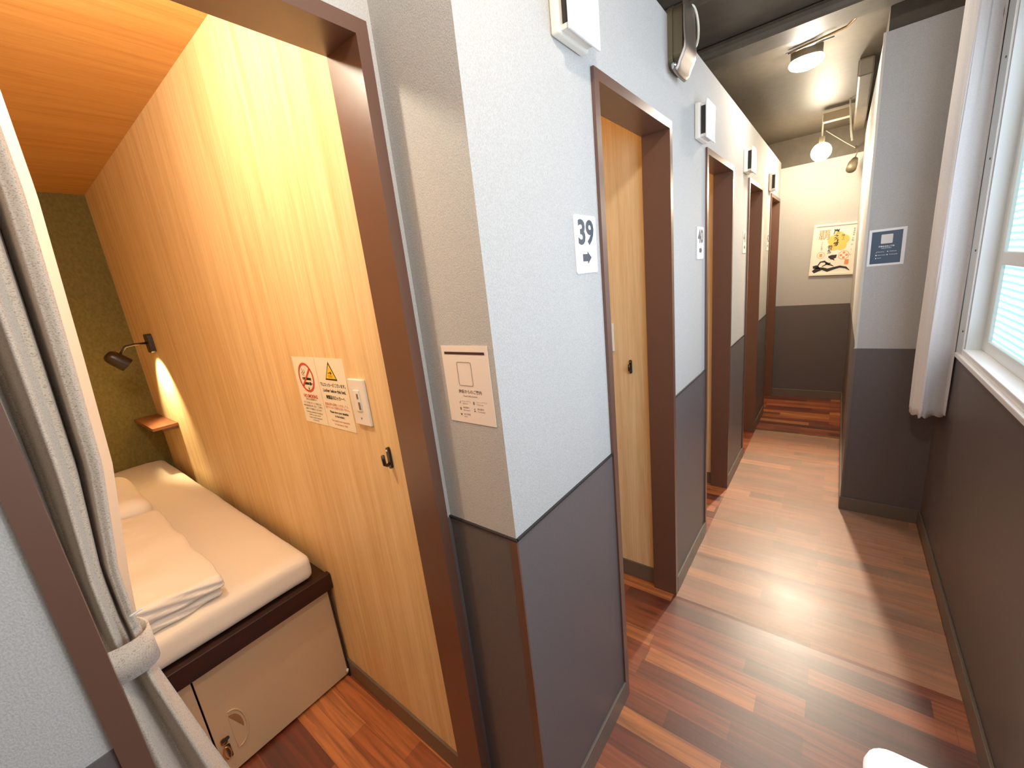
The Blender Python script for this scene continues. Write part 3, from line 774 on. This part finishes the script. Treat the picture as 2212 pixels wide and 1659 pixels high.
# ---- information poster on the wall block
ip = empty('information_poster', (0.167, YP, 1.46), 'small navy information poster with a white border on the wall beside the curtain', 'poster')
BX('sheet', M['whitem'], [(0.0985, 0.2355, YP-0.0020, YP-0.0004, 1.377, 1.551)], ip)
o4 = (0.167, YP-0.0020, 1.464)
decal('navy_panel', M['navy'], [rect(-0.058, 0.055, -0.077, 0.076)], o4, UX, UZ, NY, ip)
decal('code_panel', plain('blank_code_panel', (226, 222, 214), 0.5), [rrect(0.043, 0.043, 0.003, 3, -0.001, 0.039)], o4, UX, UZ, NY, ip, 0.0009)
lettering('lettering', M['whitem'], [('施設からのご案内', 0.0, 0.004, 0.0072, 'CENTER', 1, 0.0003), ('Hotel Information', 0.0, -0.004, 0.0050, 'CENTER', 1, 0.0001), ('Check-in', -0.030, -0.021, 0.0062, 'LEFT'), ('Information', -0.030, -0.036, 0.0062, 'LEFT'), ('Wi-Fi', -0.030, -0.050, 0.0062, 'LEFT'), ('Check-out', 0.012, -0.021, 0.0062, 'LEFT'), ('Travel guide', 0.012, -0.036, 0.0062, 'LEFT')], o4, UX, UZ, NY, ip, 0.0009)
decal('icons', M['whitem'], [circ(0.003, 12, -0.036, -0.036), circ(0.0022, 12, 0.006, -0.021), circ(0.0025, 12, 0.005, -0.036), rect(-0.038, -0.034, -0.0525, -0.048)] + stroke([(-0.038, -0.022), (-0.036, -0.025), (-0.032, -0.018)], 0.0006), o4, UX, UZ, NY, ip, 0.0009)

# ---- framed calligraphy poster on the end wall
fp = empty('calligraphy_poster', (-0.06, YE, 1.46), 'cream framed poster with brush calligraphy and a yellow flower on the end wall', 'poster')
th = math.radians(-2.6)
u = (math.cos(th), 0, math.sin(th)); w = (-math.sin(th), 0, math.cos(th))
yo = YE-0.004
o5 = (-0.058, yo, 1.462)
bm = bmesh.new()
def bar(a0, a1, b0, b1, h=0.016): prism(bm, rect(a0, a1, b0, b1), u, w, o5, NY, h)
HW, HH = 0.180, 0.232
bar(-HW, HW, HH-0.018, HH); bar(-HW, HW, -HH, -HH+0.018); bar(-HW, -HW+0.018, -HH+0.018, HH-0.018); bar(HW-0.018, HW, -HH+0.018, HH-0.018)
link('frame', bm, M['sheetpaper'], fp)
bm = bmesh.new(); prism(bm, rect(-HW+0.018, HW-0.018, -HH+0.018, HH-0.018), u, w, o5, NY, 0.006); link('print', bm, M['sheetpaper'], fp)
o6 = tuple(Vector(o5)+Vector(NY)*0.006)
bm = bmesh.new()
petals = []
for k in range(5):
    a = PI/2+2*PI*k/5
    petals.append(circ(0.040, 24, 0.015+0.043*math.cos(a), 0.070+0.046*math.sin(a), 0.042))
for i, pp in enumerate(petals): flat(bm, [pp], o6, u, w, NY, 0.0004+0.00005*i)
flat(bm, [circ(0.028, 24, 0.015, 0.070)], o6, u, w, NY, 0.0008)
link('yellow_flower', bm, M['sun'], fp)
lettering('orange_lettering', M['orangeink'], [('覇', -0.094, 0.130, 0.096, 'CENTER', 1, 0.0)], o6, u, w, NY, fp, 0.0010)
lettering('lettering', M['black'], [('嵐', -0.005, 0.155, 0.048, 'CENTER', 1, 0.0012), ('之', -0.003, 0.112, 0.038, 'CENTER', 1, 0.001), ('介', 0.000, 0.078, 0.036, 'CENTER', 1, 0.001), ('郷', 0.000, 0.045, 0.040, 'CENTER', 1, 0.001),
    ('笹', -0.040, 0.018, 0.040, 'CENTER', 1, 0.0008), ('然', -0.040, -0.020, 0.038, 'CENTER', 1, 0.0008), ('陣', 0.046, 0.118, 0.028), ('之', 0.047, 0.090, 0.026),
    ('会', 0.122, 0.172, 0.016), ('津', 0.122, 0.154, 0.016), ('巡', 0.122, 0.136, 0.016), ('会', 0.121, 0.118, 0.016), ('三', 0.120, 0.090, 0.016), ('和', 0.119, 0.070, 0.016), ('み', 0.117, 0.034, 0.016), ('く', 0.117, -0.010, 0.016), ('に', 0.117, -0.052, 0.016),
    ('ホ', -0.104, 0.066, 0.014), ('テ', -0.104, 0.050, 0.014), ('ル', -0.104, 0.034, 0.014), ('宿', -0.104, 0.018, 0.014), ('印', -0.104, 0.004, 0.014)], o6, u, w, NY, fp, 0.0013)
bm = bmesh.new()
def ringp(cx, cy, r0, r1, n=36):
    out = []
    for k in range(n):
        a, b_ = 2*PI*k/n, 2*PI*(k+1)/n
        out.append([(cx+r0*math.cos(a), cy+r0*math.sin(a)), (cx+r0*math.cos(b_), cy+r0*math.sin(b_)), (cx+r1*math.cos(b_), cy+r1*math.sin(b_)), (cx+r1*math.cos(a), cy+r1*math.sin(a))])
    return out
flat(bm, ringp(0.068, -0.055, 0.040, 0.036)+ringp(-0.104, -0.046, 0.030, 0.027)+[circ(0.010, 16, 0.068+0.021*math.cos(a), -0.055+0.021*math.sin(a)) for a in (0, PI/2, PI, 3*PI/2)]
     + [rect(-0.114, -0.094, -0.060, -0.032)] + [rect(0.080, 0.110, -0.140, -0.095)], o6, u, w, NY, 0.0009)
link('seal_stamps', bm, M['orangeink'], fp)
# generic ink brushwork across the foot of the poster
ink = []
ink += stroke([(-0.150, -0.200), (-0.120, -0.176), (-0.080, -0.170), (-0.04, -0.186), (0.0, -0.172), (0.05, -0.158), (0.095, -0.168), (0.125, -0.195)], [0.014, 0.022, 0.012, 0.016, 0.012, 0.010, 0.009, 0.002])
ink += stroke([(-0.155, -0.155), (-0.13, -0.150), (-0.115, -0.165)], [0.012, 0.016, 0.008])
ink += stroke([(-0.10, -0.175), (-0.118, -0.140), (-0.100, -0.108), (-0.070, -0.104), (-0.048, -0.120)], [0.004, 0.005, 0.006, 0.009, 0.004])
ink += stroke([(-0.085, -0.150), (-0.050, -0.130), (-0.015, -0.140), (0.005, -0.152)], [0.003, 0.006, 0.005, 0.002])
ink += stroke([(-0.060, -0.118), (-0.035, -0.128), (-0.020, -0.122)], [0.010, 0.010, 0.003])
ink += stroke([(-0.045, -0.062), (-0.020, -0.070), (0.006, -0.062), (0.016, -0.048)], [0.006, 0.022, 0.016, 0.002])
ink += stroke([(-0.01, -0.085), (0.006, -0.098)], [0.006, 0.002])
decal('ink_brushwork', M['black'], ink, o6, u, w, NY, fp, 0.0012)
bm = bmesh.new(); tube(bm, [tuple(Vector((-0.058, yo-0.004, 1.462))+Vector(w)*(HH+0.001*k*4)+Vector(u)*0.006*math.sin(k)) for k in range(5)], 0.004, 8)
link('hanging_hook', bm, M['white'], fp, True)

# ------------------------------------------------------------------ floor sheet, strips
m, nt2, b, N, L = newmat('cloudy_protective_sheet')
b.inputs['Base Color'].default_value = lin((244, 196, 156)); b.inputs['Roughness'].default_value = 0.62; b.inputs['Specular IOR Level'].default_value = 0.8; b.inputs['IOR'].default_value = 1.6
tr = N.new('ShaderNodeBsdfTransparent'); mxs = N.new('ShaderNodeMixShader')
tc = N.new('ShaderNodeTexCoord'); n = N.new('ShaderNodeTexNoise'); n.inputs['Scale'].default_value = 5; n.inputs['Detail'].default_value = 3
mpn = N.new('ShaderNodeMapping'); mpn.inputs['Scale'].default_value = (1, 2.5, 1); L.new(tc.outputs['Object'], mpn.inputs['Vector']); L.new(mpn.outputs['Vector'], n.inputs['Vector'])
mr = N.new('ShaderNodeMapRange'); mr.inputs['To Min'].default_value = 0.16; mr.inputs['To Max'].default_value = 0.42
L.new(n.outputs['Fac'], mr.inputs['Value']); L.new(mr.outputs['Result'], mxs.inputs[0])
L.new(tr.outputs[0], mxs.inputs[1]); L.new(b.outputs[0], mxs.inputs[2])
L.new(mxs.outputs[0], nt2.nodes['Material Output'].inputs['Surface'])
bp = N.new('ShaderNodeBump'); bp.inputs['Strength'].default_value = 0.35; bp.inputs['Distance'].default_value = 0.01
L.new(n.outputs['Fac'], bp.inputs['Height']); L.new(bp.outputs['Normal'], b.inputs['Normal'])
M['film'] = m
bm = bmesh.new(); rows = []
nx, ny = 60, 300
for j in range(ny+1):
    y = 1.65+(3.94-1.65)*j/ny; row = []
    for i in range(nx+1):
        x = XW+0.012+(XR-0.012-XW-0.012)*i/nx
        yc = 2.03+0.02*math.sin(x*5)+0.012*math.sin(x*17)
        z = 0.0022+0.013*math.exp(-((y-yc)/0.016)**2)*max(0, min(1, (0.38-x)/0.1)) + 0.0006*(1+noise.noise(Vector((x*4, y*5, 0))))
        z += 0.005*math.exp(-((y-1.655)/0.012)**2)
        if y > YP-0.014 and x > XP-0.012: z = 0.0012
        row.append(bm.verts.new((min(x, XP-0.012) if y > YP-0.016 else x, y, z)))
    rows.append(row)
for a, b_ in zip(rows, rows[1:]):
    for i in range(nx): 
        try: bm.faces.new((a[i], a[i+1], b_[i+1], b_[i]))
        except ValueError: pass
tag(link('floor_sheet', bm, M['film'], None, True), 'cloudy translucent protective sheet with a crease lying along the middle of the corridor floor', 'floor sheet')
tag(BX('threshold_strip', M['strip'], [(XW+0.011, XP-0.011, 3.942, 3.958, 0.0005, 0.004)], bev=0.001), 'thin brass-coloured strip across the corridor floor beyond the sheet', 'floor strip')

# ---- white bin at the lower right
wb = empty('waste_bin', (0.19, 0.80, 0.0), 'white rounded plastic bin top at the bottom edge beside the window wall', 'bin')
bm = bmesh.new()
bx_, by_, bz_ = 0.2075, 0.806, 0.500
prs = [(0.0, 0.80), (0.02, 0.84), (0.44, 0.98), (0.475, 1.0), (0.490, 0.97), (0.4975, 0.90)]
rg = []
for z, s in prs:
    rg.append([bm.verts.new((bx_+a*s, by_+b_*s, z)) for a, b_ in rrect(0.215, 0.215, 0.045, 6)])
for a, b_ in zip(rg, rg[1:]):
    for i in range(len(a)): bm.faces.new((a[i], a[(i+1) % len(a)], b_[(i+1) % len(a)], b_[i]))
bm.faces.new(rg[0][::-1]); bm.faces.new(rg[-1])
M['bin'] = emit('glowing_white_bin', (255, 255, 252), 0.45); link('body', bm, M['bin'], wb, True)  # slight emission stands in for strong light on the bin, no lamp inside
bm = bmesh.new(); prism(bm, rrect(0.15, 0.15, 0.03, 6, bx_, by_), (1, 0, 0), (0, 1, 0), (0, 0, 0.4972), (0, 0, 1), 0.0016); link('lid', bm, M['bin'], wb)

# ------------------------------------------------------------------ ceiling gear
def conduit(name, pts, r, label, cat, mat=None):
    bm = bmesh.new(); tube(bm, pts, r, 10); return tag(link(name, bm, mat or M['ceil'], None, True), label, cat)
struct(BX('trim_6', M['ceil'], [(-1.2, XR-0.001, 2.49, 2.68, 2.442, CE-0.001)], bev=0.02))
struct(BX('trim_7', M['ceil'], [(-1.2, XR-0.001, 2.02, 2.07, 2.475, CE-0.001)], bev=0.01))
tag(BX('air_duct', M['ceil'], [(0.0, 0.075, 3.4, 4.9, 2.41, CE-0.001)], bev=0.012), 'dark painted rectangular duct running under the ceiling next to the wall block', 'duct')
tag(BX('lit_beam_face', plain('lamplit_beam_tan', (150, 128, 92), 0.5), [(-0.184, -0.022, 4.30, 4.36, 2.412, 2.470)], bev=0.002), 'rectangular beam face, its lamplit tan put into the colour, under the dark ceiling between the two lamps', 'box')  # beam face: the lamplight on it is put into the tan colour
conduit('cable_conduit', [(-0.29, 2.92, 2.488), (-0.17, 2.88, 2.486), (-0.053, 2.84, 2.486), (0.0, 2.74, 2.488), (0.02, 2.62, 2.492)], 0.006, 'thin conduit curving across the ceiling above the oval lamp', 'conduit', M['strip'])
conduit('hanging_cable', [(-0.03, 4.20, 2.499), (-0.026, 4.20, 2.45), (-0.012, 4.20, 2.30), (0.0, 4.20, 2.22)], 0.005, 'thin cable hanging from the ceiling near the spotlight', 'cable', M['cable'])

ol = empty('oval_ceiling_lamp', (-0.215, 2.98, 2.44), 'glowing oval bulkhead lamp on the dark corridor ceiling', 'lamp')
bm = bmesh.new(); prism(bm, circ(0.070, 36, -0.215, 2.98, 0.050), (1, 0, 0), (0, 1, 0), (0, 0, 2.458), (0, 0, 1), 0.0415); link('base_plate', bm, M['steeldark'], ol)
bm = bmesh.new(); bmesh.ops.create_uvsphere(bm, u_segments=28, v_segments=14, radius=1.0, matrix=Matrix.Translation((-0.215, 2.98, 2.440)) @ Matrix.Diagonal((0.078, 0.055, 0.036, 1)))
link('glass_dome', bm, M['bulb'], ol, True)
bm = bmesh.new(); tube(bm, [(-0.30, 2.90, 2.485), (-0.10, 2.90, 2.485)], 0.003, 8); link('guard_wire', bm, M['chrome'], ol)

bl = empty('bare_bulb_lamp', (-0.19, 4.47, 2.28), 'bright bare bulb lamp hanging from the ceiling at the far end', 'lamp')
bm = bmesh.new(); bmesh.ops.create_uvsphere(bm, u_segments=20, v_segments=12, radius=0.068, matrix=Matrix.Translation((-0.19, 4.47, 2.235))); link('bulb', bm, M['bulb2'], bl, True)
bm = bmesh.new(); tube(bm, [(-0.19, 4.47, 2.300), (-0.19, 4.47, 2.345)], 0.020, 14); link('socket', bm, M['steeldark'], bl)
bm = bmesh.new(); tube(bm, [(-0.19, 4.47, 2.345), (-0.19, 4.47, CE-0.001)], 0.005, 8); link('cord', bm, M['cable'], bl)

sp = empty('spotlight', (0.02, 4.85, 2.15), 'small dark spotlight on a wire near the top of the end wall', 'spotlight')
bm = bmesh.new(); tube(bm, [(0.03, 4.91, 2.19), (0.018, 4.87, 2.155), (0.008, 4.80, 2.105)], [0.022, 0.034, 0.036], 16); link('head', bm, M['steeldark'], sp, True)
bm = bmesh.new(); tube(bm, [(0.03, 4.90, 2.20), (0.045, 4.90, 2.26), (0.03, 4.95, 2.30), (0.03, YE-0.001, 2.30)], 0.005, 8); link('bracket', bm, M['steeldark'], sp, True)
conduit('spotlight_wire', [(0.03, YE-0.006, 2.30), (-0.04, YE-0.006, 2.36), (-0.16, YE-0.006, 2.47), (-0.19, YE-0.006, CE-0.002)], 0.003, 'thin wire running up the end wall from the spotlight', 'cable', M['cable'])

# cabin downlights
d = empty('ceiling_lamp', (-1.11, 0.12, PC), 'small round warm ceiling lamp in the wooden ceiling of the open cabin', 'lamp')
bm = bmesh.new(); prism(bm, circ(0.060, 28, -1.11, 0.12), (1, 0, 0), (0, 1, 0), (0, 0, PC-0.0002), (0, 0, -1), 0.012); link('base_ring', bm, M['white'], d)
bm = bmesh.new(); tube(bm, [(-1.11, 0.12, PC-0.0122), (-1.11, 0.12, PC-0.035), (-1.11, 0.12, PC-0.052), (-1.11, 0.12, PC-0.060)], [0.052, 0.050, 0.036, 0.012], 24); link('glass_shade', bm, M['podlens'], d, True)

# ------------------------------------------------------------------ lights
def light(name, typ, loc, e, col, size=0.05, rot=None, **kw):
    l = bpy.data.lights.new(name, typ); l.energy = e; l.color = col
    if typ == 'AREA':
        l.shape = kw.get('shape', 'DISK'); l.size = size
        if 'sy' in kw: l.shape = 'RECTANGLE'; l.size_y = kw['sy']
    elif typ == 'SPOT': l.spot_size = kw['angle']; l.spot_blend = kw.get('blend', 0.3); l.shadow_soft_size = size
    else: l.shadow_soft_size = size
    o = bpy.data.objects.new(name, l); COL.objects.link(o); o.location = loc
    if rot: o.rotation_euler = rot
    return o
light('cabin_light', 'POINT', (-1.11, 0.12, 2.15), 23, (1.0, 0.86, 0.64), 0.03)
sl = light('reading_light', 'SPOT', tuple(P0+ax*0.03), 60, (1.0, 0.76, 0.40), 0.02, angle=math.radians(95), blend=0.5)
sl.rotation_euler = ax.to_track_quat('-Z', 'Y').to_euler()
light('oval_light', 'POINT', (-0.215, 2.98, 2.385), 13, (1.0, 0.86, 0.70), 0.04)
light('bulb_light', 'POINT', (-0.19, 4.47, 2.15), 20, (1.0, 0.79, 0.50), 0.04)
bs = light('bulb_beam', 'SPOT', (-0.19, 4.44, 2.15), 200, (1.0, 0.82, 0.60), 0.06, angle=math.radians(72), blend=0.6)
bs.rotation_euler = (Vector((0.08, 1.7, 0))-bs.location).to_track_quat('-Z', 'Y').to_euler()
light('near_corridor_light', 'POINT', (-0.05, 0.35, 2.31), 24, (1.0, 0.86, 0.72), 0.04)
light('near_corridor_light.001', 'POINT', (-0.15, -1.0, 2.35), 10, (1.0, 0.9, 0.8), 0.06)
for i, (a, b_) in enumerate(DOORS): light('cabin_light', 'POINT', (-1.5, (a+b_)/2-0.05, 2.2), 9, (1.0, 0.74, 0.36), 0.04)
# daylight coming through the frosted panes
light('window_daylight', 'AREA', (xs-0.004, (WY0+WY1)/2, 1.64), 17, (0.73, 0.78, 1.0), 2.1, (0, math.radians(90), 0), sy=1.1)
bpy.data.objects['window_daylight'].data.shape = 'RECTANGLE'
bpy.data.objects['window_daylight'].data.size = 1.1; bpy.data.objects['window_daylight'].data.size_y = 2.1

wd = bpy.data.worlds.new('World'); SC.world = wd; wd.use_nodes = True
wd.node_tree.nodes['Background'].inputs[0].default_value = (0.55, 0.72, 0.9, 1); wd.node_tree.nodes['Background'].inputs[1].default_value = 0.6

# ------------------------------------------------------------------ camera
cam = bpy.data.cameras.new('Camera'); co = bpy.data.objects.new('Camera', cam); COL.objects.link(co)
R = [(0.78711555, 0.60724056, -0.10820358), (0.06488816, -0.25597306, -0.96450366), (-0.61338295, 0.7521547, -0.2408831)]
co.matrix_world = Matrix(((R[0][0], -R[1][0], -R[2][0], 0), (R[0][1], -R[1][1], -R[2][1], 0), (R[0][2], -R[1][2], -R[2][2], 1.5), (0, 0, 0, 1)))
cam.sensor_fit = 'HORIZONTAL'; cam.sensor_width = 36; cam.lens = 36*887.06/2212; cam.clip_start = 0.02
SC.camera = co
SC.view_settings.view_transform = 'Standard'
SC.view_settings.look = 'None'
SC.view_settings.exposure = 0.08
SC.view_settings.gamma = 1.15
SC.cycles.use_denoising = True
